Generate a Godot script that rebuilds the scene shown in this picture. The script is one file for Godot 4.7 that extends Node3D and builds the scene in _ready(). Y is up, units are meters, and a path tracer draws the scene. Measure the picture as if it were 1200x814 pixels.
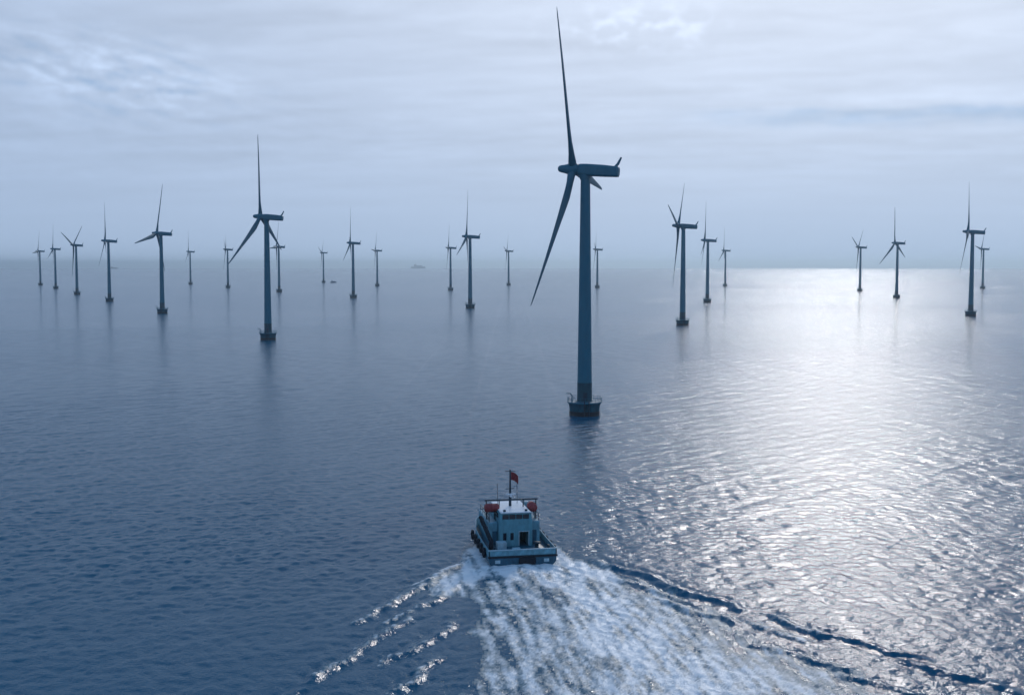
extends Node3D
# An offshore wind farm seen against the light, a workboat leaving it a wake.

const EARTH := 6.37e6
const SUN_AZIMUTH := 15.0      # degrees right of straight ahead
const SUN_HEIGHT := 23.0

var M := {}
var names := {}
var sun_dir := Vector3.ZERO

# ------------------------------------------------------------------ helpers
func numbered(called: String) -> String:
	var n: int = names.get(called, 0)
	names[called] = n + 1
	return called if n == 0 else "%s_%03d" % [called, n]

func tag(o: Node, label: String, category := "", group := "", kind := "") -> void:
	o.set_meta("label", label)
	if category != "": o.set_meta("category", category)
	if group != "": o.set_meta("group", group)
	if kind != "": o.set_meta("kind", kind)

func thing(called: String, at: Vector3, turn := 0.0) -> Node3D:
	var o := Node3D.new()
	o.name = numbered(called)
	add_child(o)
	o.position = at
	o.rotation.y = turn
	return o

func start() -> SurfaceTool:
	var st := SurfaceTool.new()
	st.begin(Mesh.PRIMITIVE_TRIANGLES)
	return st

func part(called: String, st: SurfaceTool, m: Material, parent: Node, at := Vector3.ZERO) -> MeshInstance3D:
	st.generate_normals()
	var o := MeshInstance3D.new()
	o.name = called
	o.mesh = st.commit()
	o.material_override = m
	o.position = at
	o.cast_shadow = GeometryInstance3D.SHADOW_CASTING_SETTING_ON
	parent.add_child(o, true)
	return o

func quad(st: SurfaceTool, a: Vector3, b: Vector3, c: Vector3, d: Vector3) -> void:
	for v in [a, b, c, a, c, d]: st.add_vertex(v)

# profile: Vector2(radius, height) from bottom to top; a repeated point makes a hard edge
func lathe(st: SurfaceTool, profile: Array, sides := 32, x := Transform3D.IDENTITY) -> void:
	var g := 1
	for i in profile.size() - 1:
		var p: Vector2 = profile[i]
		var q: Vector2 = profile[i + 1]
		if p.is_equal_approx(q):
			g += 1
			continue
		st.set_smooth_group(g)
		for j in sides:
			var a := TAU * j / sides
			var b := TAU * (j + 1) / sides
			var p0 := x * Vector3(p.x * cos(a), p.y, p.x * sin(a))
			var p1 := x * Vector3(p.x * cos(b), p.y, p.x * sin(b))
			var q0 := x * Vector3(q.x * cos(a), q.y, q.x * sin(a))
			var q1 := x * Vector3(q.x * cos(b), q.y, q.x * sin(b))
			if p.x < 1e-4:
				for v in [p0, q1, q0]: st.add_vertex(v)
			elif q.x < 1e-4:
				for v in [p0, p1, q0]: st.add_vertex(v)
			else:
				quad(st, p0, p1, q1, q0)

# rings of equal length, each going round the same way (counter-clockwise seen from the first ring's end)
func loft(st: SurfaceTool, rings: Array, caps := true, group := 1) -> void:
	st.set_smooth_group(group)
	var n: int = rings[0].size()
	for i in rings.size() - 1:
		for j in n:
			var k := (j + 1) % n
			quad(st, rings[i][j], rings[i][k], rings[i + 1][k], rings[i + 1][j])
	if caps:
		for e in [0, rings.size() - 1]:
			st.set_smooth_group(group + 1 + (1 if e > 0 else 0))
			var c := Vector3.ZERO
			for v in rings[e]: c += v
			c /= n
			for j in n:
				var k := (j + 1) % n
				if e == 0:
					for v in [c, rings[e][k], rings[e][j]]: st.add_vertex(v)
				else:
					for v in [c, rings[e][j], rings[e][k]]: st.add_vertex(v)

func tube(st: SurfaceTool, points: Array, r: float, sides := 8, r_end := -1.0) -> void:
	var rings := []
	for i in points.size():
		var p: Vector3 = points[i]
		var d: Vector3 = (points[mini(i + 1, points.size() - 1)] - points[maxi(i - 1, 0)]).normalized()
		var u := d.cross(Vector3.UP if absf(d.y) < 0.9 else Vector3.RIGHT).normalized()
		var w := d.cross(u)
		var rr := r if r_end < 0.0 else lerpf(r, r_end, float(i) / (points.size() - 1))
		var ring := []
		for j in sides:
			var a := TAU * j / sides
			ring.append(p + (u * cos(a) - w * sin(a)) * rr)
		rings.append(ring)
	loft(st, rings)

# box with bevelled edges
func box(st: SurfaceTool, lo: Vector3, hi: Vector3, bevel := 0.03, x := Transform3D.IDENTITY) -> void:
	st.set_smooth_group(-1)
	var c := (lo + hi) / 2.0
	var h := (hi - lo) / 2.0
	var b := minf(bevel, minf(h.x, minf(h.y, h.z)) * 0.9)
	var ax := [Vector3.RIGHT, Vector3.UP, Vector3.BACK]
	for k in 3:
		var n: Vector3 = ax[k]
		var u: Vector3 = ax[(k + 1) % 3]
		var v: Vector3 = ax[(k + 2) % 3]
		var hn := h[k]
		var hu := h[(k + 1) % 3] - b
		var hv := h[(k + 2) % 3] - b
		for s in [1.0, -1.0]:
			var o: Vector3 = c + n * hn * s
			var q := [o - u * hu - v * hv, o - u * hu + v * hv, o + u * hu + v * hv, o + u * hu - v * hv]
			if s < 0.0: q.reverse()
			quad(st, x * q[0], x * q[1], x * q[2], x * q[3])
		# the four edges that run along n
		for su in [1.0, -1.0]:
			for sv in [1.0, -1.0]:
				var e := n * (hn - b)
				var p1: Vector3 = c + u * (hu + b) * su + v * hv * sv
				var p2: Vector3 = c + u * hu * su + v * (hv + b) * sv
				var q := [p1 - e, p1 + e, p2 + e, p2 - e]
				if su * sv < 0.0: q.reverse()
				quad(st, x * q[0], x * q[1], x * q[2], x * q[3])
	for sx in [1.0, -1.0]:
		for sy in [1.0, -1.0]:
			for sz in [1.0, -1.0]:
				var p1 := c + Vector3(h.x * sx, (h.y - b) * sy, (h.z - b) * sz)
				var p2 := c + Vector3((h.x - b) * sx, h.y * sy, (h.z - b) * sz)
				var p3 := c + Vector3((h.x - b) * sx, (h.y - b) * sy, h.z * sz)
				if sx * sy * sz > 0.0:
					for v in [p1, p3, p2]: st.add_vertex(x * v)
				else:
					for v in [p1, p2, p3]: st.add_vertex(x * v)

func rounded_ring(x: float, cy: float, hw: float, hh: float, r: float, n := 5) -> Array:
	var ring := []
	for q in 4:
		for i in n:
			var a := PI / 2 * (q + float(i) / (n - 1))
			var cz := (hw - r) * (1.0 if q in [0, 3] else -1.0)
			var cyy := (hh - r) * (1.0 if q in [0, 1] else -1.0)
			ring.append(Vector3(x, cy + cyy + r * sin(a), cz + r * cos(a)))
	return ring

func noise(seed_: int, feature: float, octaves := 3, gain := 0.5) -> FastNoiseLite:
	var n := FastNoiseLite.new()
	n.noise_type = FastNoiseLite.TYPE_SIMPLEX_SMOOTH
	n.seed = seed_
	n.frequency = 1.0 / feature
	n.fractal_type = FastNoiseLite.FRACTAL_FBM
	n.fractal_octaves = octaves
	n.fractal_gain = gain
	return n

func lin(r: float, g: float, b: float) -> Color:
	return Color(r, g, b).linear_to_srgb()

func paint(called: String, c: Color, rough: float, wear := 0.12, scale := 0.6, metal := 0.0) -> StandardMaterial3D:
	# base colour with weathering patches from noise
	var n := noise(called.hash() % 10000, 60.0, 4, 0.6)
	var im := n.get_seamless_image(256, 256)
	im.convert(Image.FORMAT_RGB8)
	for y in 256:
		for x in 256:
			var v := im.get_pixel(x, y).r
			var k := 1.0 - wear + wear * 2.0 * v
			im.set_pixel(x, y, Color(minf(1, c.r * k), minf(1, c.g * k), minf(1, c.b * k)))
	var m := StandardMaterial3D.new()
	m.resource_name = called
	m.albedo_texture = ImageTexture.create_from_image(im)
	m.uv1_triplanar = true
	m.uv1_scale = Vector3(scale, scale * 0.35, scale)
	m.roughness = rough
	m.metallic = metal
	return m

# ------------------------------------------------------------------ sky
func smooth(a: float, b: float, x: float) -> float:
	var t := clampf((x - a) / (b - a), 0.0, 1.0)
	return t * t * (3.0 - 2.0 * t)

func make_sky() -> Image:
	var w := 3072
	var h := 1536
	var data := PackedFloat32Array()
	data.resize(w * h * 3)
	var n1 := noise(11, 1.0, 5, 0.55)
	var n2 := noise(12, 1.0, 4, 0.6)
	var n3 := noise(13, 1.0, 5, 0.6)
	for y in h:
		var el := PI / 2 - PI * (y + 0.5) / h
		var deg := rad_to_deg(el)
		if deg < 0.0:
			for x in w:
				var i := (y * w + x) * 3
				data[i] = 0.39
				data[i + 1] = 0.49
				data[i + 2] = 0.68
			continue
		deg = maxf(deg, 0.0)
		var sy := sin(maxf(el, 0.0))
		var cy := cos(el)
		var low := 1.0 - smooth(12.0, 30.0, deg)
		var ext := 1.0 - 0.85 * exp(-deg / 7.0)
		var hor := exp(-deg / 5.0)
		for x in w:
			var az := wrapf(TAU * (x + 0.5) / w, -PI, PI)
			var d := Vector3(sin(az) * cy, sy, -cos(az) * cy)
			var a := rad_to_deg(acos(clampf(d.dot(sun_dir), -1, 1)))
			var aur := 0.46 * exp(-pow(a / 28.0, 2.0)) * ext
			# thin veil of cloud on a sheet high up, seen in perspective
			var px := d.x / (sy + 0.09)
			var pz := d.z / (sy + 0.09)
			var veil := n1.get_noise_2d(px * 0.55 + 3.0, pz * 1.5)
			var wisp := n2.get_noise_2d(px * 1.6 - 7.0 + 0.6 * veil + 0.5 * pz, pz * 4.6 - 0.9 * px)
			var dd := rad_to_deg(az)
			var k := 1.035 + 0.09 * veil * smooth(0.5, 5.0, deg) + 0.10 * wisp * smooth(2.0, 6.0, deg)
			var blue := 0.0
			if absf(dd) < 60.0 and deg < 30.0:
				# a bank of small cirrus on the left
				var e1 := exp(-pow((dd + 18.2) / 5.0, 2) - pow((deg - 8.2 + 0.1 * (dd + 18.0)) / 1.6, 2))
				var f1 := n3.get_noise_2d(dd * 0.34 + deg * 0.4, deg * 1.5 + dd * 0.22 + 0.5 * veil)
				k += e1 * (0.05 + 0.8 * maxf(f1, 0.0))
				blue += e1 * maxf(-f1 - 0.08, 0.0) * 0.75
				# a brighter fleece right of the middle
				var e2 := exp(-pow((dd - 5.8) / 3.4, 2) - pow((deg - 10.6) / 0.9, 2))
				k += e2 * (0.02 + 0.6 * maxf(n3.get_noise_2d(dd * 0.6 + 40.0, deg * 1.3 + 9.0) + 0.08, 0.0))
				# a long dark-bellied streak on the right with a bright rim
				var along := smooth(5.0, 15.0, dd) * (1.0 - smooth(38.0, 52.0, dd))
				var edge := 6.95 - 0.01 * (dd - 12.0) + 0.22 * n3.get_noise_2d(dd * 0.25 + 80.0, 1.0)
				blue += along * 0.22 * smooth(edge + 0.05, edge - 0.2, deg) * smooth(edge - 1.1, edge - 0.45, deg) * (0.75 + 0.8 * n3.get_noise_2d(dd * 0.35, deg * 2.0 + 60.0))
				k += along * 0.07 * exp(-pow((deg - edge - 0.3) / 0.3, 2))
			var r := lerpf(0.11, lerpf(0.37, 0.37, hor), low) + aur
			var g := lerpf(0.24, lerpf(0.475, 0.495, hor), low) + aur * 0.93
			var b := lerpf(0.46, lerpf(0.66, 0.69, hor), low) + aur * 0.83
			r *= k * (1.0 - 1.0 * blue)
			g *= k * (1.0 - 0.62 * blue)
			b *= k * (1.0 - 0.32 * blue)
			var i := (y * w + x) * 3
			data[i] = r
			data[i + 1] = g
			data[i + 2] = b
	return Image.create_from_data(w, h, false, Image.FORMAT_RGBF, data.to_byte_array())

# ------------------------------------------------------------------ sea
const STERN := Vector2(1.3, -160.5)
const BACK := Vector2(0.1426, 0.9898)       # the way the wake runs
const SIDE := Vector2(0.9898, -0.1426)
# crests of the waves that spread from the boat: x, z of both ends, height, half width, white: foam, and on the left painted sun glints too
const CRESTS := [
	[11.2, -162.5, 18.5, -152.5, 0.62, 1.05, 0.0], [19.2, -150.5, 26.5, -140.0, 0.66, 1.05, 0.0], [29.0, -137.2, 33.5, -130.5, 0.6, 0.95, 0.35],
	[33.8, -129.5, 40.5, -122.5, 0.6, 0.95, 0.1], [39.5, -121.0, 46.5, -112.5, 0.66, 1.0, 0.1], [49.0, -110.0, 56.0, -100.0, 0.6, 1.0, 0.1],
	[14.0, -152.5, 19.5, -145.5, 0.42, 0.9, 0.25], [18.2, -142.5, 25.0, -134.5, 0.55, 0.9, 0.3], [27.0, -133.0, 30.5, -127.5, 0.4, 0.9, 0.8],
	[25.5, -126.0, 33.5, -118.5, 0.5, 0.85, 0.15], [33.0, -116.5, 40.0, -107.0, 0.5, 0.9, 0.2],
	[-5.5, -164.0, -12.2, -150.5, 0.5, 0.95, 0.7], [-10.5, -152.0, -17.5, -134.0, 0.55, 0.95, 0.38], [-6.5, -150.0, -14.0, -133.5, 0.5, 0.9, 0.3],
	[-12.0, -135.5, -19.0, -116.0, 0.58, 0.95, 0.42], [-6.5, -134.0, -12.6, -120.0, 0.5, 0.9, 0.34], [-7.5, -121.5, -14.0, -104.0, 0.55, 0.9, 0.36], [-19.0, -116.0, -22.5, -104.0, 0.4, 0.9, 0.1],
]
var wash_noise: FastNoiseLite
var foam_noise: FastNoiseLite
var crest_noise: FastNoiseLite

func wash_density(s: float, t: float) -> float:
	if s < -14.0 or s > 130.0: return 0.0
	var f := 0.0
	if s > -1.5:
		# churned water behind the stern, thick along both edges, thin and green in the middle
		var half := 5.6 + 0.13 * s
		var u := t / half + 0.35 * wash_noise.get_noise_2d(s * 0.16, 60.0 + signf(t) * 9.0) + 0.12 * wash_noise.get_noise_2d(s * 0.6, 90.0)
		if u > -1.4 and u < 2.1:
			var prof := 0.45
			if u < 0.0:
				prof = 0.45 - 0.10 * smooth(0.0, -0.4, u) + 0.24 * exp(-pow((u + 0.55) / 0.16, 2)) - 0.28 * smooth(-0.7, -1.25, u)
			else:
				prof = 0.45 + 0.32 * smooth(0.12, 0.5, u) - 0.70 * smooth(0.7, 2.1, u)
			f = maxf(prof, 0.0) * smooth(-1.5, 0.5, s) * (1.0 - smooth(70.0, 130.0, s)) * smooth(-1.3, -0.5, u)
			f += 0.3 * exp(-pow((s - 2.0) / 3.5, 2)) * (1.0 - smooth(0.6, 1.0, absf(u)))
	if s < 16.0:
		# foam thrown out along the hull, drifting outwards astern
		var near := absf(t) - 4.3 - 0.30 * maxf(s + 3.0, 0.0)
		var out := 1.8 + 0.2 * (s + 14.0)
		f = maxf(f, 0.95 * smooth(-14.0, -9.0, s) * (1.0 - smooth(4.0, 16.0, s)) * smooth(-1.6, -0.2, near) * (1.0 - smooth(out * 0.4, out, near)))
	return f

func make_sea() -> void:
	# rows of the sheet: close together where single waves can be told apart
	var rows := PackedFloat32Array()
	for r in [2.0, 15.0, 30.0, 45.0, 58.0, 68.0, 76.0, 82.0, 87.0, 91.0, 94.0]: rows.append(r)
	var r := 96.0
	while r < 46000.0:
		rows.append(r)
		r += 0.34 if r < 178.0 else (0.34 + (r - 178.0) * 0.0034 if r < 800.0 else r * 0.014)
	var cols := PackedFloat32Array()
	var half := 33.0
	var fine := 700
	for i in fine + 1: cols.append(deg_to_rad(-half + 2.0 * half * i / fine))
	var coarse := 84
	for i in range(1, coarse): cols.append(deg_to_rad(half + (360.0 - 2.0 * half) * i / coarse))
	var nr := rows.size()
	var nc := cols.size()
	var n := nr * nc
	var pos := PackedVector3Array()
	pos.resize(n)
	var foam := PackedFloat32Array()
	foam.resize(n)
	# wind waves: travel away from the wind that blows from the far left
	var rng := RandomNumberGenerator.new()
	rng.seed = 7
	var kx := PackedFloat32Array()
	var kz := PackedFloat32Array()
	var am := PackedFloat32Array()
	var ph := PackedFloat32Array()
	var wl := PackedFloat32Array()
	for i in 34:
		var l := 1.25 * pow(16.0 / 1.25, pow(i / 33.0, 1.15))
		var th := deg_to_rad(48.0) + rng.randfn(0.0, 0.85)
		var k := TAU / l
		kx.append(k * cos(th))
		kz.append(k * sin(th))
		am.append(0.030 * pow(minf(1.0, 2.6 / l), 0.85) / k * rng.randf_range(0.7, 1.3))
		ph.append(rng.randf() * TAU)
		wl.append(l)
	var chop := noise(21, 2.2, 4, 0.55)
	var gust := noise(22, 90.0, 3, 0.5)
	wash_noise = noise(23, 1.5, 3, 0.6)
	foam_noise = noise(24, 1.7, 5, 0.68)
	crest_noise = noise(25, 1.6, 3, 0.6)
	for i in nr:
		var rr := rows[i]
		var dr := rows[i] - rows[maxi(i - 1, 0)]
		var drop := -rr * rr / (2.0 * EARTH)
		var first := 0
		while first < wl.size() and wl[first] < 3.2 * dr: first += 1
		for j in nc:
			var x := rr * sin(cols[j])
			var z := -rr * cos(cols[j])
			var y := drop
			if j <= fine and rr > 60.0 and first < wl.size():
				var g := 0.85 + 0.55 * gust.get_noise_2d(x, z * 0.6)
				var hh := 0.0
				for w in range(first, wl.size()):
					hh += am[w] * sin(kx[w] * x + kz[w] * z + ph[w])
				if dr < 1.2:
					var cc := chop.get_noise_2d(x * 0.8 + z * 0.35, z * 0.9 - x * 0.3)
					hh += (0.11 * cc - 0.07 * absf(cc)) * smooth(1.2, 0.5, dr)
				y += hh * g
				if rr < 182.0 and x > -34.0 and x < 66.0:
					var s := (x - STERN.x) * BACK.x + (z - STERN.y) * BACK.y
					var t := (x - STERN.x) * SIDE.x + (z - STERN.y) * SIDE.y
					var d := wash_density(s, t)
					var fo := 0.0
					if d > 0.01:
						var a1 := wash_noise.get_noise_2d(x, z)
						y += d * 0.2 * a1 - 0.1 * d + 0.45 * exp(-pow((s - 2.5) / 2.5, 2) - pow(t / 3.2, 2))
						var patch := wash_noise.get_noise_2d(t * 0.42, s * 0.13 + 40.0)
						var fn := 0.95 * foam_noise.get_noise_2d(t * 1.1 + 0.4 * a1, s * 0.09) + 0.26 * foam_noise.get_noise_2d(x * 2.4 + 9.0, z * 1.5)
						fo = smooth(-0.05, 0.92, d * 1.2 - 0.16 + fn * 1.3 + patch * 0.55) * smooth(0.0, 0.15, d)
					for c in CRESTS:
						var ex: float = c[2] - c[0]
						var ez: float = c[3] - c[1]
						var ll := sqrt(ex * ex + ez * ez)
						ex /= ll
						ez /= ll
						var al: float = (x - c[0]) * ex + (z - c[1]) * ez
						if al < -2.5 or al > ll + 2.5: continue
						var q: float = (x - c[0]) * ez - (z - c[1]) * ex
						var wd: float = c[5] * 0.7
						if absf(q) > 4.0 * wd: continue
						var cn := crest_noise.get_noise_2d(al * 0.7 + c[0] * 3.0, q * 0.5)
						q += 0.35 * cn + 1.1 * crest_noise.get_noise_2d(al * 0.17 + c[0], c[1])
						var win := smooth(-2.5, 0.5, al) * (1.0 - smooth(ll - 0.5, ll + 2.5, al))
						win *= 0.8 + 0.2 * smooth(-0.25, 0.2, crest_noise.get_noise_2d(al * 0.22 + c[1], 7.0))
						var bump := exp(-q * q / (wd * wd)) - 0.4 * exp(-pow((absf(q) - 1.9 * wd) / (0.9 * wd), 2))
						y += 0.46 * c[4] * win * bump * (1.0 + 0.5 * cn)
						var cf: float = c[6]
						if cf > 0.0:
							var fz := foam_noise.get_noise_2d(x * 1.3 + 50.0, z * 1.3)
							fo = maxf(fo, 0.8 * smooth(0.34, 1.0, (cf + 0.15) * win * exp(-q * q / (wd * wd * 0.4)) * (1.0 + 3.4 * fz)))  # whitened crest: foam, plus glints painted on the left arms
					foam[i * nc + j] = fo
			pos[i * nc + j] = Vector3(x, y, z)
	print("sea heights done ", nr, " x ", nc)
	var nor := PackedVector3Array()
	nor.resize(n)
	for i in nr:
		var up := mini(i + 1, nr - 1) * nc
		var dn := maxi(i - 1, 0) * nc
		for j in nc:
			var l := j - 1 if j > 0 else nc - 1
			var rt := j + 1 if j < nc - 1 else 0
			nor[i * nc + j] = (pos[i * nc + rt] - pos[i * nc + l]).cross(pos[up + j] - pos[dn + j]).normalized()
	# calmer and rougher patches of water, and the white water of the wake
	var calm := noise(31, 1.0, 4, 0.5)
	var cells: Array = []
	for k in 6: cells.append(PackedInt32Array())
	for i in nr - 1:
		for j in nc:
			var k := (j + 1) % nc
			var a := i * nc + j
			var b := i * nc + k
			var f := maxf(maxf(foam[a], foam[b]), maxf(foam[a + nc], foam[b + nc]))
			if f > 0.08:
				cells[5].append(a)
				continue
			var p := pos[a]
			var v := calm.get_noise_2d(p.x / 620.0 + 0.0002 * p.z, p.z / 420.0) + 0.25 * calm.get_noise_2d(p.x / 70.0 + 31.0, p.z / 60.0)
			cells[clampi(int(floor(v * 5.0 + 2.5 + 0.8 * fposmod(sin(a * 12.9898) * 43758.5, 1.0))), 0, 4)].append(a)
	var sea := ArrayMesh.new()
	for s in 5:
		if cells[s].size() > 0:
			surface(sea, cells[s], pos, nor, foam, nc, false)
			sea.surface_set_material(sea.get_surface_count() - 1, M.water[s])
	var o := MeshInstance3D.new()
	o.name = "sea"
	o.mesh = sea
	add_child(o)
	tag(o, "wide dark blue sea with small wind ripples and sun glitter", "", "", "structure")
	var wake := ArrayMesh.new()
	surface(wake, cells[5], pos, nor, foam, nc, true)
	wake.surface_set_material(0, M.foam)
	var wk := MeshInstance3D.new()
	wk.name = "wake_foam"
	wk.mesh = wake
	add_child(wk)
	tag(wk, "churned white foam trailing on the water behind the blue workboat", "foam", "", "stuff")

func surface(mesh: ArrayMesh, cell: PackedInt32Array, pos: PackedVector3Array, nor: PackedVector3Array, foam: PackedFloat32Array, nc: int, tinted: bool) -> void:
	var map := PackedInt32Array()
	map.resize(pos.size())
	map.fill(-1)
	var v := PackedVector3Array()
	var nn := PackedVector3Array()
	var col := PackedColorArray()
	var ix := PackedInt32Array()
	ix.resize(cell.size() * 6)
	var at := 0
	var deep := Color(0.012, 0.125, 0.185)
	var white := Color(0.88, 0.90, 0.91)
	for a in cell:
		var b := a + 1 if (a + 1) % nc != 0 else a + 1 - nc
		for q in [a, a + nc, b + nc, b]:
			if map[q] < 0:
				map[q] = v.size()
				v.append(pos[q])
				nn.append(nor[q])
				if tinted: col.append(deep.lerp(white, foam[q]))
		ix[at] = map[a]
		ix[at + 1] = map[a + nc]
		ix[at + 2] = map[b + nc]
		ix[at + 3] = map[a]
		ix[at + 4] = map[b + nc]
		ix[at + 5] = map[b]
		at += 6
	var arr := []
	arr.resize(Mesh.ARRAY_MAX)
	arr[Mesh.ARRAY_VERTEX] = v
	arr[Mesh.ARRAY_NORMAL] = nn
	if tinted: arr[Mesh.ARRAY_COLOR] = col
	arr[Mesh.ARRAY_INDEX] = ix
	mesh.add_surface_from_arrays(Mesh.PRIMITIVE_TRIANGLES, arr)

func ripple_map() -> ImageTexture:
	var n := noise(41, 24.0, 4, 0.6)
	var im := n.get_seamless_image(1024, 1024)
	im.bump_map_to_normal_map(4.6)
	var sum := 0.0
	for i in 2000:
		var c := im.get_pixel((i * 37) % 1024, (i * 91) % 1024)
		var x := c.r * 2.0 - 1.0
		var y := c.g * 2.0 - 1.0
		sum += (x * x + y * y) / pow(maxf(c.b * 2.0 - 1.0, 0.1), 2)
	print("ripple slope rms ", sqrt(sum / 2000.0))
	im.generate_mipmaps()
	return ImageTexture.create_from_image(im)

func water(called: String, tex: Texture2D, bend: float, rough: float) -> StandardMaterial3D:
	var m := StandardMaterial3D.new()
	m.resource_name = called
	m.albedo_color = lin(0.001, 0.10, 0.178)
	m.roughness = rough
	m.metallic_specular = 0.18
	m.normal_enabled = true
	m.normal_texture = tex
	m.normal_scale = bend
	m.uv1_triplanar = true
	m.uv1_world_triplanar = true
	m.uv1_scale = Vector3(1.0 / 24.0, 1.0 / 24.0, 1.0 / 17.0)
	return m

# ------------------------------------------------------------------ wind turbine
const HUB_HEIGHT := 64.2
const OVERHANG := 3.4
const BLADE := 42.5

func make_turbine(at: Vector3, yaw: float, azimuth: float) -> Node3D:
	var t := thing("wind_turbine", at)
	var st := start()
	lathe(st, [Vector2(4.6, -6.0), Vector2(3.95, 0.4), Vector2(3.95, 0.4), Vector2(3.97, 1.6), Vector2(4.08, 2.5), Vector2(4.24, 3.0), Vector2(4.44, 3.3), Vector2(4.44, 3.3), Vector2(2.0, 3.3)], 40)
	var fd := part("foundation", st, M.concrete, t)
	st = start()
	lathe(st, [Vector2(4.28, -2.0), Vector2(4.02, 0.4), Vector2(4.02, 0.4), Vector2(4.03, 1.15), Vector2(4.03, 1.15), Vector2(3.9, 1.15)], 40)
	part("tide_band", st, M.algae, fd)
	st = start()
	tube(st, [Vector3(0.9, -2, 4.12), Vector3(0.9, 4.2, 4.6)], 0.13)
	tube(st, [Vector3(-0.3, -2, 4.12), Vector3(-0.3, 4.2, 4.6)], 0.13)
	for i in 8: tube(st, [Vector3(-0.3, -0.4 + i * 0.55, 4.2 + i * 0.042), Vector3(0.9, -0.4 + i * 0.55, 4.2 + i * 0.042)], 0.05, 6)
	part("boat_landing", st, M.dark_steel, fd)
	st = start()
	lathe(st, [Vector2(4.3, 3.304), Vector2(4.62, 3.304), Vector2(4.62, 3.304), Vector2(4.62, 3.62), Vector2(4.62, 3.62), Vector2(1.9, 3.62)], 40)
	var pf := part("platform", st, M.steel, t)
	st = start()
	for i in 20:
		var a := TAU * i / 20
		tube(st, [Vector3(4.5 * cos(a), 3.6, 4.5 * sin(a)), Vector3(4.5 * cos(a), 4.78, 4.5 * sin(a))], 0.05, 6)
	for h in [4.2, 4.78]:
		var ring := []
		for i in 41: ring.append(Vector3(4.5 * cos(TAU * i / 40), h, 4.5 * sin(TAU * i / 40)))
		tube(st, ring, 0.045, 6)
	part("railing", st, M.steel, pf)
	st = start()
	tube(st, [Vector3(-3.4, 3.6, 2.4), Vector3(-3.4, 5.4, 2.4), Vector3(-3.9, 6.0, 2.7), Vector3(-4.9, 6.1, 3.3)], 0.14)
	part("davit", st, M.steel, pf)
	st = start()
	lathe(st, [Vector2(2.14, 3.624), Vector2(2.14, 3.9), Vector2(2.14, 3.9), Vector2(1.96, 3.9), Vector2(1.96, 3.9), Vector2(1.92, 8.6)], 36)
	part("transition_piece", st, M.transition, t)
	st = start()
	var pr := [Vector2(1.92, 8.6), Vector2(2.0, 8.6), Vector2(2.0, 8.6), Vector2(2.0, 8.82), Vector2(2.0, 8.82), Vector2(1.9, 8.82), Vector2(1.9, 8.82)]
	for k in [[26.0, 1.69], [44.0, 1.46]]:
		var y: float = k[0]
		var r: float = k[1]
		for e in [Vector2(r, y), Vector2(r + 0.05, y), Vector2(r + 0.05, y + 0.2), Vector2(r, y + 0.2)]: pr += [e, e]
	pr += [Vector2(1.24, 61.6), Vector2(1.24, 61.6), Vector2(0, 61.6)]
	lathe(st, pr, 40)
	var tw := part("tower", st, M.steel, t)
	st = start()
	box(st, Vector3(-0.5, 3.9, 1.86), Vector3(0.5, 6.1, 2.04), 0.05)
	part("door", st, M.dark_steel, tw)

	# the head turns with the wind
	var head := Transform3D(Basis(Vector3.UP, yaw) * Basis(Vector3.BACK, -deg_to_rad(4.0)), Vector3(0, HUB_HEIGHT, 0))
	st = start()
	var rings := []
	for k in [[-2.0, 0.0, 1.15, 1.15, 1.1], [-1.8, 0.0, 1.45, 1.42, 1.2], [-1.2, 0.02, 1.62, 1.5, 0.9], [0.6, 0.02, 1.68, 1.55, 0.7], [5.0, 0.0, 1.68, 1.5, 0.65], [8.2, -0.06, 1.58, 1.36, 0.6], [8.75, -0.08, 1.45, 1.3, 0.6], [8.95, -0.08, 1.1, 0.95, 0.6]]:
		rings.append(rounded_ring(k[0], k[1], k[2], k[3], k[4], 6))
	loft(st, rings)
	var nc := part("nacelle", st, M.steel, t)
	nc.transform = head
	st = start()
	lathe(st, [Vector2(1.24, -2.6), Vector2(1.3, -2.3), Vector2(1.55, -1.75), Vector2(1.6, -1.2)], 32)
	part("yaw_collar", st, M.steel, nc)
	st = start()
	var mast := []
	for k in [[7.9, 1.2, 0.42], [8.5, 1.9, 0.36], [8.95, 2.9, 0.3], [9.3, 3.7, 0.2]]:
		var ring := rounded_ring(0.0, 0.0, k[2] * 0.6, k[2], k[2] * 0.4, 4)
		var out := []
		for v in ring: out.append(Vector3(k[0] + v.y * 0.95, k[1] - v.y * 0.3, v.z))
		mast.append(out)
	loft(st, mast)
	tube(st, [Vector3(9.2, 3.5, -0.9), Vector3(9.2, 3.5, 0.9)], 0.06, 6)
	part("wind_vane_mast", st, M.steel, nc)
	st = start()
	var on_axis := Basis(Vector3(0, 0, 1), PI / 2)     # the lathe's y becomes -x
	lathe(st, [Vector2(0, -1.5), Vector2(1.25, -1.5), Vector2(1.25, -1.5), Vector2(1.55, -1.1), Vector2(1.6, 0.0), Vector2(1.5, 1.0), Vector2(1.25, 1.7)], 32, Transform3D(on_axis, Vector3.ZERO))
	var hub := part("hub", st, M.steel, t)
	hub.transform = head * Transform3D(Basis(Vector3.RIGHT, azimuth), Vector3(-OVERHANG, 0, 0))
	st = start()
	lathe(st, [Vector2(1.25, 1.7), Vector2(1.08, 2.3), Vector2(0.98, 3.0), Vector2(0.82, 3.6), Vector2(0.5, 3.95), Vector2(0, 4.05)], 32, Transform3D(on_axis, Vector3.ZERO))
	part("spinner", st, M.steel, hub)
	for k in 3:
		st = start()
		blade_shape(st)
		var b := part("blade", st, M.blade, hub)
		b.basis = Basis(Vector3.RIGHT, k * TAU / 3.0)
	return t

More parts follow.
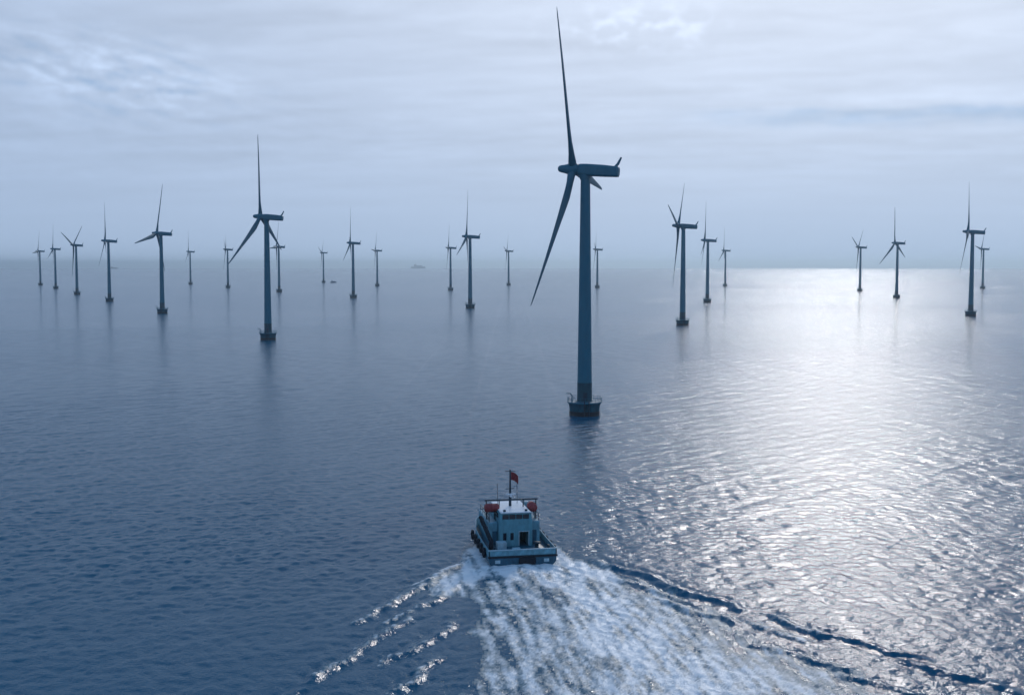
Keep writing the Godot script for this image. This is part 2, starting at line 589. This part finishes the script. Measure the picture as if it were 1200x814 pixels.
func blade_shape(st: SurfaceTool) -> void:
	var rings := []
	var n := 18
	# span, chord, thickness, twist in degrees
	var sec := [[0.9, 1.75, 1.75, 14.0], [2.2, 1.75, 1.7, 14.0], [4.5, 2.35, 1.45, 13.0], [8.0, 3.2, 1.05, 10.5], [11.0, 3.15, 0.85, 8.5], [16.0, 2.7, 0.66, 6.0], [22.0, 2.2, 0.48, 4.0], [29.0, 1.65, 0.33, 2.2], [36.0, 1.15, 0.22, 0.8], [40.5, 0.78, 0.14, 0.0], [BLADE - 0.5, 0.42, 0.08, 0.0], [BLADE, 0.08, 0.02, 0.0]]
	for s in sec:
		var ring := []
		var chord: float = s[1] * 1.06
		var round_: float = clampf((s[2] / chord - 0.3) / 0.7, 0.0, 1.0)
		for j in n:
			var a := TAU * j / n
			var c := cos(a)
			var foil_x := 0.5 * c + 0.2 * (1.0 - round_)          # chordwise, nose at +
			var foil_t := 0.5 * sin(a) * lerpf(pow(clampf((1.15 + c) / 2.1, 0.02, 1.0), 0.6), 1.0, round_)
			var p := Vector2(-foil_x * -chord, foil_t * s[2] * 1.28)
			p = p.rotated(deg_to_rad(s[3]))
			var pre: float = -sin(deg_to_rad(1.6)) * s[0] - 0.8 * pow(s[0] / BLADE, 2.0)
			ring.append(Vector3(p.y + pre, s[0], p.x))
		rings.append(ring)
	loft(st, rings)

# ------------------------------------------------------------------ workboat
func hull_ring(z: float, half_top: float, half_low: float, keel: float, top: float) -> Array:
	# open section from starboard rail round the keel to port rail, closed by the caller's deck
	return [Vector3(half_top, top, z), Vector3(half_low * 1.02, 0.35, z), Vector3(half_low * 0.86, -0.5, z), Vector3(half_low * 0.3, keel, z), Vector3(-half_low * 0.3, keel, z), Vector3(-half_low * 0.86, -0.5, z), Vector3(-half_low * 1.02, 0.35, z), Vector3(-half_top, top, z)]

func make_boat() -> void:
	var t := thing("workboat", Vector3(1.45, 0.0, -160.6), deg_to_rad(10.5))
	tag(t, "blue workboat with white wheelhouse roof and red flag, heading away", "boat")
	var B := 4.6
	var st := start()
	var rings := []
	for k in [[0.0, 1.0, 0.96, -1.2, 1.25], [-6.0, 1.0, 0.98, -1.3, 1.3], [-12.0, 0.98, 0.93, -1.4, 1.45], [-16.0, 0.84, 0.7, -1.4, 1.8], [-19.5, 0.52, 0.32, -1.2, 2.3], [-21.5, 0.16, 0.06, -0.7, 2.7], [-21.9, 0.03, 0.02, 0.0, 2.8]]:
		rings.append(hull_ring(k[0], B * k[1], B * k[2], k[3], k[4]))
	var flip := []
	for q in rings:
		var w: Array = q.duplicate()
		w.reverse()
		flip.append(w)
	loft(st, flip, true, 1)
	var hull := part("hull", st, M.hull, t)
	# bulwark: a plated wall round the deck edge
	st = start()
	for s in [1.0, -1.0]:
		var prev: Array = []
		for k in [[0.0, 1.0, 1.254, 2.02], [-6.0, 1.0, 1.304, 2.1], [-12.0, 0.98, 1.454, 2.4], [-16.0, 0.84, 1.804, 2.9], [-19.5, 0.52, 2.304, 3.5], [-21.7, 0.1, 2.76, 3.95]]:
			var x: float = B * k[1] * s
			var xi: float = x - 0.13 * s
			var q := [Vector3(x, k[2], k[0]), Vector3(x, k[3], k[0]), Vector3(xi, k[3], k[0]), Vector3(xi, k[2], k[0])]
			if s < 0.0: q.reverse()
			if prev.size() > 0:
				st.set_smooth_group(-1)
				for e in 4:
					quad(st, prev[e], q[e], q[(e + 1) % 4], prev[(e + 1) % 4])
			prev = q
	part("bulwark", st, M.plate, t)
	st = start()
	box(st, Vector3(-B + 0.14, 1.26, -0.16), Vector3(B - 0.14, 2.0, -0.02), 0.03)
	part("stern_bulwark", st, M.plate, t)
	st = start()
	box(st, Vector3(-B - 0.02, 1.98, -0.24), Vector3(B + 0.02, 2.1, 0.05), 0.03)
	part("stern_rail_cap", st, M.plate_light, t)
	st = start()
	box(st, Vector3(-B - 0.1, 1.0, -0.1), Vector3(B + 0.1, 1.24, 0.16), 0.06)
	part("rub_rail", st, M.rubber, t)
	st = start()
	box(st, Vector3(-0.55, 0.05, 0.0), Vector3(1.75, 1.0, 0.34), 0.25)
	part("stern_fender", st, M.rubber, t)
	for k in [-3.4, 3.2]:
		st = start()
		box(st, Vector3(k - 0.35, 0.3, 0.0), Vector3(k + 0.35, 0.75, 0.06), 0.03)
		part("draught_plate", st, M.plate_light, t)
	# deckhouse: low side wings and a taller middle with the wheelhouse
	st = start()
	box(st, Vector3(-3.4, 1.3, -15.4), Vector3(3.4, 4.4, -13.3), 0.14)
	part("deckhouse", st, M.plate, t)
	for s in [-1.0, 1.0]:
		st = start()
		box(st, Vector3(minf(2.304 * s, 3.55 * s), 1.3, -15.2), Vector3(maxf(2.304 * s, 3.55 * s), 4.5, -6.1), 0.1)
		var house := part("side_wing", st, M.plate, t)
		for k in 4:
			st = start()
			box(st, Vector3(3.54 * s - 0.03, 2.9, -8.0 - k * 2.0), Vector3(3.54 * s + 0.04, 3.7, -7.0 - k * 2.0), 0.03)
			part("window", st, M.glass, house)
		st = start()
		box(st, Vector3(2.75 * s - 0.35, 1.45, -6.13), Vector3(2.75 * s + 0.35, 3.3, -6.06), 0.03)
		part("side_door", st, M.hull, house)
	st = start()
	var wh := []
	for k in [[1.3, 2.3, -13.0, -8.8], [5.0, 2.3, -13.0, -8.8], [5.9, 2.05, -12.6, -8.8]]:
		wh.append([Vector3(-k[1], k[0], k[3]), Vector3(-k[1], k[0], k[2]), Vector3(k[1], k[0], k[2]), Vector3(k[1], k[0], k[3])])
	for q in wh: q.reverse()
	loft(st, wh, true, 0xFFFFFFFF)
	var wheel := part("wheelhouse", st, M.house, t)
	# the aft end is built round an open doorway
	for k in [[-2.3, 1.3, 0.5, 5.0], [1.75, 1.3, 2.3, 5.0], [0.5, 3.3, 1.75, 5.0], [-2.2, 5.002, 2.2, 5.9]]:
		st = start()
		box(st, Vector3(k[0], k[1], -8.797), Vector3(k[2], k[3], -5.1), 0.02)
		part("aft_wall", st, M.house, wheel)
	st = start()
	box(st, Vector3(0.62, 1.34, -8.79), Vector3(1.63, 3.2, -8.7), 0.02)
	part("inner_door", st, M.hull, wheel)
	for k in [[0.38, 1.4, 0.5, 3.42], [1.75, 1.4, 1.87, 3.42], [0.5, 3.3, 1.75, 3.42]]:
		st = start()
		box(st, Vector3(k[0], k[1], -5.12), Vector3(k[2], k[3], -5.02), 0.02)
		part("door_frame", st, M.plate_light, wheel)
	for x in [-1.75, -0.75]:
		st = start()
		box(st, Vector3(x, 2.2, -5.12), Vector3(x + 0.45, 3.2, -5.05), 0.03)
		part("window", st, M.glass, wheel)
	for k in 4:
		st = start()
		box(st, Vector3(-1.85 + k * 0.94, 5.08, -5.26), Vector3(-0.97 + k * 0.94, 5.72, -5.06), 0.04)
		part("window", st, M.glass, wheel)
	for s in [-1.0, 1.0]:
		for k in 3:
			st = start()
			box(st, Vector3(2.2 * s - 0.12, 5.1, -8.2 - k * 1.9), Vector3(2.2 * s + 0.12, 5.7, -6.5 - k * 1.9), 0.04)
			part("window", st, M.glass, wheel)
	st = start()
	box(st, Vector3(-2.12, 5.902, -12.9), Vector3(2.12, 6.08, -4.85), 0.08)
	part("roof", st, M.white, wheel)
	# rails along the wings, gantry, life rafts
	for s in [-1.0, 1.0]:
		st = start()
		for h in [5.05, 5.5]: tube(st, [Vector3(3.45 * s, h, -14.0), Vector3(3.45 * s, h, -6.3)], 0.05, 6)
		for k in 5: tube(st, [Vector3(3.45 * s, 4.45, -6.4 - k * 1.85), Vector3(3.45 * s, 5.5, -6.4 - k * 1.85)], 0.045, 6)
		part("railing", st, M.dark_steel, t)
	st = start()
	lathe(st, [Vector2(0.0, 0.0), Vector2(0.36, 0.0), Vector2(0.36, 0.0), Vector2(0.3, 1.5), Vector2(0.3, 1.5), Vector2(0, 1.5)], 16, Transform3D(Basis.IDENTITY, Vector3(2.9, 4.5, -12.5)))
	part("funnel", st, M.plate_light, t)
	st = start()
	tube(st, [Vector3(-3.75, 7.1, -8.6), Vector3(3.75, 7.1, -8.6)], 0.1)
	for s in [-3.5, -1.7, 1.7, 3.5]: tube(st, [Vector3(s, 4.48 if absf(s) > 3.0 else 6.06, -8.6), Vector3(s, 7.1, -8.6)], 0.08)
	part("gantry", st, M.dark_steel, t)
	for s in [-1.0, 1.0]:
		st = start()
		var lie := Basis(Vector3.BACK, PI / 2) if s < 0.0 else Basis(Vector3.RIGHT, PI / 2)
		lathe(st, [Vector2(0, -1.05), Vector2(0.42, -1.0), Vector2(0.6, -0.8), Vector2(0.6, -0.04), Vector2(0.65, -0.03), Vector2(0.65, 0.03), Vector2(0.6, 0.04), Vector2(0.6, 0.8), Vector2(0.42, 1.0), Vector2(0, 1.05)], 20, Transform3D(lie, Vector3(2.85 * s, 6.15, -8.0)))
		var raft := part("life_raft", st, M.red, t)
		for z in [-8.4, -7.6]:
			st = start()
			tube(st, [Vector3(2.85 * s - 0.45, 4.46, z), Vector3(2.85 * s - 0.38, 5.66, z), Vector3(2.85 * s + 0.38, 5.66, z), Vector3(2.85 * s + 0.45, 4.46, z)], 0.06, 6)
			part("cradle", st, M.dark_steel, raft)
	# mast with yard, lamps and flag
	st = start()
	tube(st, [Vector3(0, 6.06, -9.4), Vector3(0, 8.2, -9.4), Vector3(0, 11.2, -9.4)], 0.2, 10, 0.09)
	var mast := part("mast", st, M.dark_steel, t)
	st = start()
	tube(st, [Vector3(-0.75, 10.95, -9.4), Vector3(0.75, 10.95, -9.4)], 0.05, 6)
	tube(st, [Vector3(-0.6, 8.5, -9.4), Vector3(0.6, 8.5, -9.4)], 0.06, 6)
	part("yard", st, M.dark_steel, mast)
	st = start()
	box(st, Vector3(-0.7, 7.7, -9.0), Vector3(0.7, 7.9, -8.8), 0.06)
	box(st, Vector3(-0.15, 7.4, -9.3), Vector3(0.15, 7.7, -8.7), 0.06)
	part("radar", st, M.white, mast)
	st = start()
	st.set_smooth_group(1)
	for i in 10:
		for j in 5:
			var q := []
			for e in [[0, 0], [1, 0], [1, 1], [0, 1]]:
				var u: float = (i + e[0]) / 10.0
				var v: float = (j + e[1]) / 5.0
				q.append(Vector3(0.12 + u * 1.0, 10.85 - v * 1.15 - 0.6 * u * u, -9.4 + 0.22 * u * sin(u * 7.0 + v * 1.6)))
			quad(st, q[0], q[1], q[2], q[3])
	part("flag", st, M.flag, t)
	for x in [-1.5, 1.3]:
		st = start()
		tube(st, [Vector3(x, 6.06, -11.0), Vector3(x, 9.0, -11.1)], 0.035, 6)
		part("whip_antenna", st, M.dark_steel, wheel)
	for s in [-1.0, 1.0]:
		st = start()
		box(st, Vector3(1.5 * s - 0.18, 6.082, -5.6), Vector3(1.5 * s + 0.18, 6.34, -5.35), 0.05)
		part("floodlight", st, M.dark_steel, wheel)
	st = start()
	box(st, Vector3(-0.9, 1.3, -3.3), Vector3(0.2, 1.62, -2.2), 0.05)
	part("hatch", st, M.plate_light, t)
	# folding crane on the port quarter
	st = start()
	tube(st, [Vector3(-3.75, 1.3, -3.2), Vector3(-3.75, 2.7, -3.2)], 0.34, 12, 0.28)
	var crane := part("crane", st, M.rubber, t)
	st = start()
	tube(st, [Vector3(-3.75, 2.6, -3.2), Vector3(-4.9, 5.6, -5.0)], 0.3, 8, 0.26)
	part("boom", st, M.rubber, crane)
	st = start()
	tube(st, [Vector3(-4.9, 5.5, -5.0), Vector3(-4.4, 5.0, -6.4), Vector3(-3.95, 3.6, -9.4)], 0.25, 8, 0.16)
	part("jib", st, M.rubber, crane)
	st = start()
	tube(st, [Vector3(-3.6, 2.5, -3.5), Vector3(-4.55, 4.4, -4.5)], 0.1, 8)
	part("ram", st, M.dark_steel, crane)
	# tyres hung along both sides
	for s in [-1.0, 1.0]:
		for k in 5:
			st = start()
			var ring := []
			var z := -2.6 - k * 2.5
			for i in 21: ring.append(Vector3((B + 0.22) * s, 1.25 + 0.06 * k + 0.52 * sin(TAU * i / 20), z + 0.52 * cos(TAU * i / 20)))
			tube(st, ring, 0.2, 8)
			part("tyre_fender", st, M.rubber, t)
	# gear on the aft deck
	st = start()
	box(st, Vector3(-2.9, 1.31, -4.4), Vector3(-1.6, 2.35, -3.2), 0.06)
	part("locker", st, M.plate_light, t)
	st = start()
	lathe(st, [Vector2(0, 0), Vector2(0.5, 0), Vector2(0.5, 0), Vector2(0.5, 0.15), Vector2(0.25, 0.2), Vector2(0.25, 0.8), Vector2(0.5, 0.85), Vector2(0.5, 1.0), Vector2(0, 1.02)], 20, Transform3D(Basis.IDENTITY, Vector3(2.5, 1.31, -3.0)))
	part("capstan", st, M.dark_steel, t)
	for s in [-1.0, 1.0]:
		st = start()
		for k in [-0.25, 0.25]: tube(st, [Vector3(3.7 * s, 1.31, -1.0 + k), Vector3(3.7 * s, 2.35, -1.0 + k)], 0.13, 10)
		tube(st, [Vector3(3.7 * s, 1.95, -1.5), Vector3(3.7 * s, 1.95, -0.5)], 0.09, 8)
		part("bollard", st, M.dark_steel, t)

func make_ship(at: Vector3, length: float, height: float, turn: float, label: String) -> void:
	var t := thing("distant_ship", at, turn)
	tag(t, label, "ship", "vessels far off on the horizon")
	var st := start()
	var rings := []
	for k in [[-0.5, 0.6, 0.55], [-0.44, 0.95, 0.5], [0.3, 1.0, 0.48], [0.44, 0.6, 0.55], [0.5, 0.04, 0.62]]:
		var w: float = k[1] * length * 0.07
		var top: float = k[2] * height
		rings.append([Vector3(k[0] * length, top, w), Vector3(k[0] * length, top, -w), Vector3(k[0] * length, -1.0, -w * 0.8), Vector3(k[0] * length, -1.0, w * 0.8)])
	loft(st, rings)
	part("hull", st, M.hull, t)
	st = start()
	box(st, Vector3(-0.30 * length, 0.45 * height, -0.055 * length), Vector3(0.26 * length, 0.86 * height, 0.055 * length), 0.02 * height)
	box(st, Vector3(-0.30 * length, 0.86 * height, -0.05 * length), Vector3(-0.12 * length, 1.1 * height, 0.05 * length), 0.02 * height)
	part("superstructure", st, M.hull, t)
	st = start()
	tube(st, [Vector3(-0.2 * length, 1.08 * height, 0), Vector3(-0.2 * length, 1.5 * height, 0)], 0.012 * length, 8)
	tube(st, [Vector3(0.3 * length, 0.5 * height, 0), Vector3(0.3 * length, 0.95 * height, 0)], 0.01 * length, 8)
	part("mast", st, M.hull, t)

# ------------------------------------------------------------------ scene
func _ready() -> void:
	var cam := Camera3D.new()
	cam.name = "camera"
	add_child(cam)
	cam.position = Vector3(0, 39.8, 0)
	cam.rotation.x = -atan(98.0 / 1440.0)
	cam.fov = rad_to_deg(2.0 * atan(407.0 / 1440.0))
	cam.near = 0.5
	cam.far = 100000.0
	cam.current = true

	var az := deg_to_rad(SUN_AZIMUTH)
	var el := deg_to_rad(SUN_HEIGHT)
	sun_dir = Vector3(sin(az) * cos(el), sin(el), -cos(az) * cos(el))
	var sky_mat := PanoramaSkyMaterial.new()
	sky_mat.panorama = ImageTexture.create_from_image(make_sky())
	var sky := Sky.new()
	sky.sky_material = sky_mat
	var env := Environment.new()
	env.background_mode = Environment.BG_SKY
	env.sky = sky
	env.ambient_light_source = Environment.AMBIENT_SOURCE_SKY
	env.tonemap_mode = Environment.TONE_MAPPER_LINEAR
	env.tonemap_exposure = 1.0
	env.sdfgi_enabled = true
	env.ssao_enabled = true
	env.ssil_enabled = true
	env.volumetric_fog_enabled = true          # sea haze, which scatters mostly forwards
	env.volumetric_fog_density = 0.000075
	env.volumetric_fog_albedo = Color(0.87, 0.95, 1.0)
	env.volumetric_fog_anisotropy = 0.6
	var we := WorldEnvironment.new()
	we.name = "world_environment"
	we.environment = env
	add_child(we)
	var sun := DirectionalLight3D.new()
	sun.name = "sun"
	sun.light_energy = 0.29
	sun.light_angular_distance = 6.0
	sun.light_color = Color(1.0, 0.98, 0.96)
	sun.shadow_enabled = true
	add_child(sun)
	sun.basis = Basis.looking_at(-sun_dir, Vector3.UP)
	print("sky done")

	var tex := ripple_map()
	M.water = []
	for k in 5: M.water.append(water("water", tex, 0.50 + 0.04 * k, 0.14))
	var fm := StandardMaterial3D.new()
	fm.resource_name = "foam"
	fm.vertex_color_use_as_albedo = true
	fm.roughness = 0.34
	fm.metallic_specular = 0.25
	fm.normal_enabled = true
	fm.normal_texture = tex
	fm.normal_scale = 1.0
	fm.uv1_triplanar = true
	fm.uv1_world_triplanar = true
	fm.uv1_scale = Vector3(1.0 / 12.0, 1.0 / 12.0, 1.0 / 12.0)
	M.foam = fm
	M.steel = paint("turbine paint", lin(0.008, 0.15, 0.22), 0.55, 0.05, 0.1)  # darkened from light grey: the backlit shade is put into this colour
	M.blade = paint("blade paint", lin(0.008, 0.12, 0.18), 0.5, 0.04, 0.1)  # dark like the tower, with the backlit shade in the colour
	M.transition = paint("transition paint", lin(0.016, 0.075, 0.10), 0.7, 0.15, 0.2)
	M.concrete = paint("wet concrete", lin(0.008, 0.085, 0.125), 0.8, 0.3, 0.2)
	M.algae = paint("algae", lin(0.003, 0.012, 0.018), 0.5, 0.4, 0.3)
	M.dark_steel = paint("dark steel", lin(0.008, 0.036, 0.058), 0.6, 0.15, 0.5)
	M.hull = paint("hull paint", lin(0.015, 0.10, 0.16), 0.45, 0.2, 0.25)
	M.plate = paint("bulwark paint", lin(0.13, 0.33, 0.41), 0.5, 0.15, 0.3)
	M.plate_light = paint("pale plate", lin(0.38, 0.54, 0.6), 0.5, 0.12, 0.4)
	M.house = paint("deckhouse paint", lin(0.11, 0.32, 0.39), 0.5, 0.12, 0.3)
	M.white = paint("white paint", lin(0.8, 0.82, 0.84), 0.35, 0.05, 0.4)
	M.red = paint("red canvas", lin(0.30, 0.05, 0.055), 0.7, 0.1, 0.6)
	M.flag = paint("flag cloth", lin(0.22, 0.03, 0.035), 0.9, 0.15, 0.8)
	M.flag.cull_mode = BaseMaterial3D.CULL_DISABLED
	M.rubber = paint("black rubber", lin(0.008, 0.014, 0.024), 0.8, 0.2, 0.5)
	var gl := StandardMaterial3D.new()
	gl.resource_name = "dark glass"
	gl.albedo_color = lin(0.008, 0.015, 0.03)
	gl.roughness = 0.12
	M.glass = gl

	make_sea()
	print("sea done")

	# where each turbine stands, which way its head faces, how its rotor is turned, and what singles it out
	var spots := [
		[19.16, -322.65, -17.5, 26.0, "largest dark blue wind turbine, standing in open water just beyond the workboat"],
		[-128.3, -644.8, -10.0, 6.0, "second turbine in the row from the largest, two lower blades spread wide"],
		[-282.6, -992.1, -4.0, 102.0, "third turbine in the row from the largest, one blade pointing sideways"],
		[-429.5, -1310.8, 24.0, 110.0, "fourth turbine in the row that starts with the largest turbine"],
		[-568.4, -1605.8, -1.0, 68.0, "fifth turbine in the row from the largest, upper blades in a wide V"],
		[-742.6, -2000.5, 13.0, 112.0, "sixth turbine in the row that starts with the largest turbine"],
		[-893.2, -2328.6, 11.0, 96.0, "seventh, hazy last turbine in the row that starts with the largest turbine"],
		[110.95, -798.0, -15.0, 74.0, "turbine with two blades in a narrow V and one hanging beside its tower"],
		[-37.7, -1107.2, -6.0, 114.0, "next turbine behind the narrow V one, in the second row"],
		[-186.3, -1442.7, 0.0, 0.0, "third turbine in the second row, one blade straight up"],
		[-332.1, -1753.0, 0.0, 94.0, "fourth turbine in the second row, partly behind the second-largest turbine's blade"],
		[-478.7, -2071.9, 11.0, 68.0, "fifth turbine in the second row, crossed by the second-largest turbine's spread blade"],
		[-634.4, -2426.1, 10.0, 2.0, "sixth, hazy last turbine in the second row"],
		[352.5, -943.1, -17.0, 98.0, "largest turbine standing in the bright sun glitter"],
		[203.7, -1281.0, -10.0, 112.0, "turbine just beyond the narrow V turbine at the edge of the glitter"],
		[-93.3, -1867.4, 0.0, 90.0, "small turbine close beside the taller second turbine of the second row"],
		[-244.8, -2233.8, -1.0, 88.0, "small pale turbine beyond the third turbine of the second row"],
		[-406.4, -2651.6, 0.0, 74.0, "farthest, faintest turbine, with the tiny boat beside its foot"],
		[451.8, -1443.2, -40.0, 6.0, "turbine in the glitter with one blade up and two spread low"],
		[143.7, -2071.1, -6.0, 74.0, "small hazy turbine seen just past the largest turbine's tower"],
		[-6.45, -2324.9, -6.0, 80.0, "small hazy turbine behind the largest turbine's lowered blade"],
		[512.2, -1809.1, -28.0, 70.0, "small turbine in the glitter with its upper blades in a V"],
		[387.5, -2234.2, -19.0, 118.0, "small hazy turbine standing alone beyond the narrow V turbine pair"],
		[766.2, -2000.7, -32.0, 84.0, "small turbine close behind the largest one in the glitter"],
	]
	var proto: Node3D = null
	for s in spots:
		var at := Vector3(s[0], -(s[0] * s[0] + s[1] * s[1]) / (2.0 * EARTH), s[1])
		var yaw := deg_to_rad(s[2])
		var turn := deg_to_rad(s[3])
		var t: Node3D
		if proto == null:
			proto = make_turbine(at, yaw, turn)
			t = proto
		else:
			t = proto.duplicate()
			t.name = numbered("wind_turbine")
			add_child(t)
			t.position = at
			var head := Transform3D(Basis(Vector3.UP, yaw) * Basis(Vector3.BACK, -deg_to_rad(4.0)), Vector3(0, HUB_HEIGHT, 0))
			t.get_node("nacelle").transform = head
			t.get_node("hub").transform = head * Transform3D(Basis(Vector3.RIGHT, turn), Vector3(-OVERHANG, 0, 0))
		tag(t, s[4], "wind turbine", "offshore wind turbines")

	make_boat()
	make_ship(Vector3(-1220.0, -20.2, -16000.0), 185.0, 46.0, 0.15, "faint ship with high deckhouse on the horizon between two small turbines")
	make_ship(Vector3(-4530.0, -17.0, -14000.0), 130.0, 20.0, -0.3, "low faint ship on the horizon beside the fourth turbine of the largest turbine's row")
	var by := -(386.0 * 386.0 + 2651.0 * 2651.0) / (2.0 * EARTH)
	make_ship(Vector3(-384.0, by, -2640.0), 13.0, 4.0, 0.2, "tiny dark boat on the water beside the farthest turbine")
	print("done")
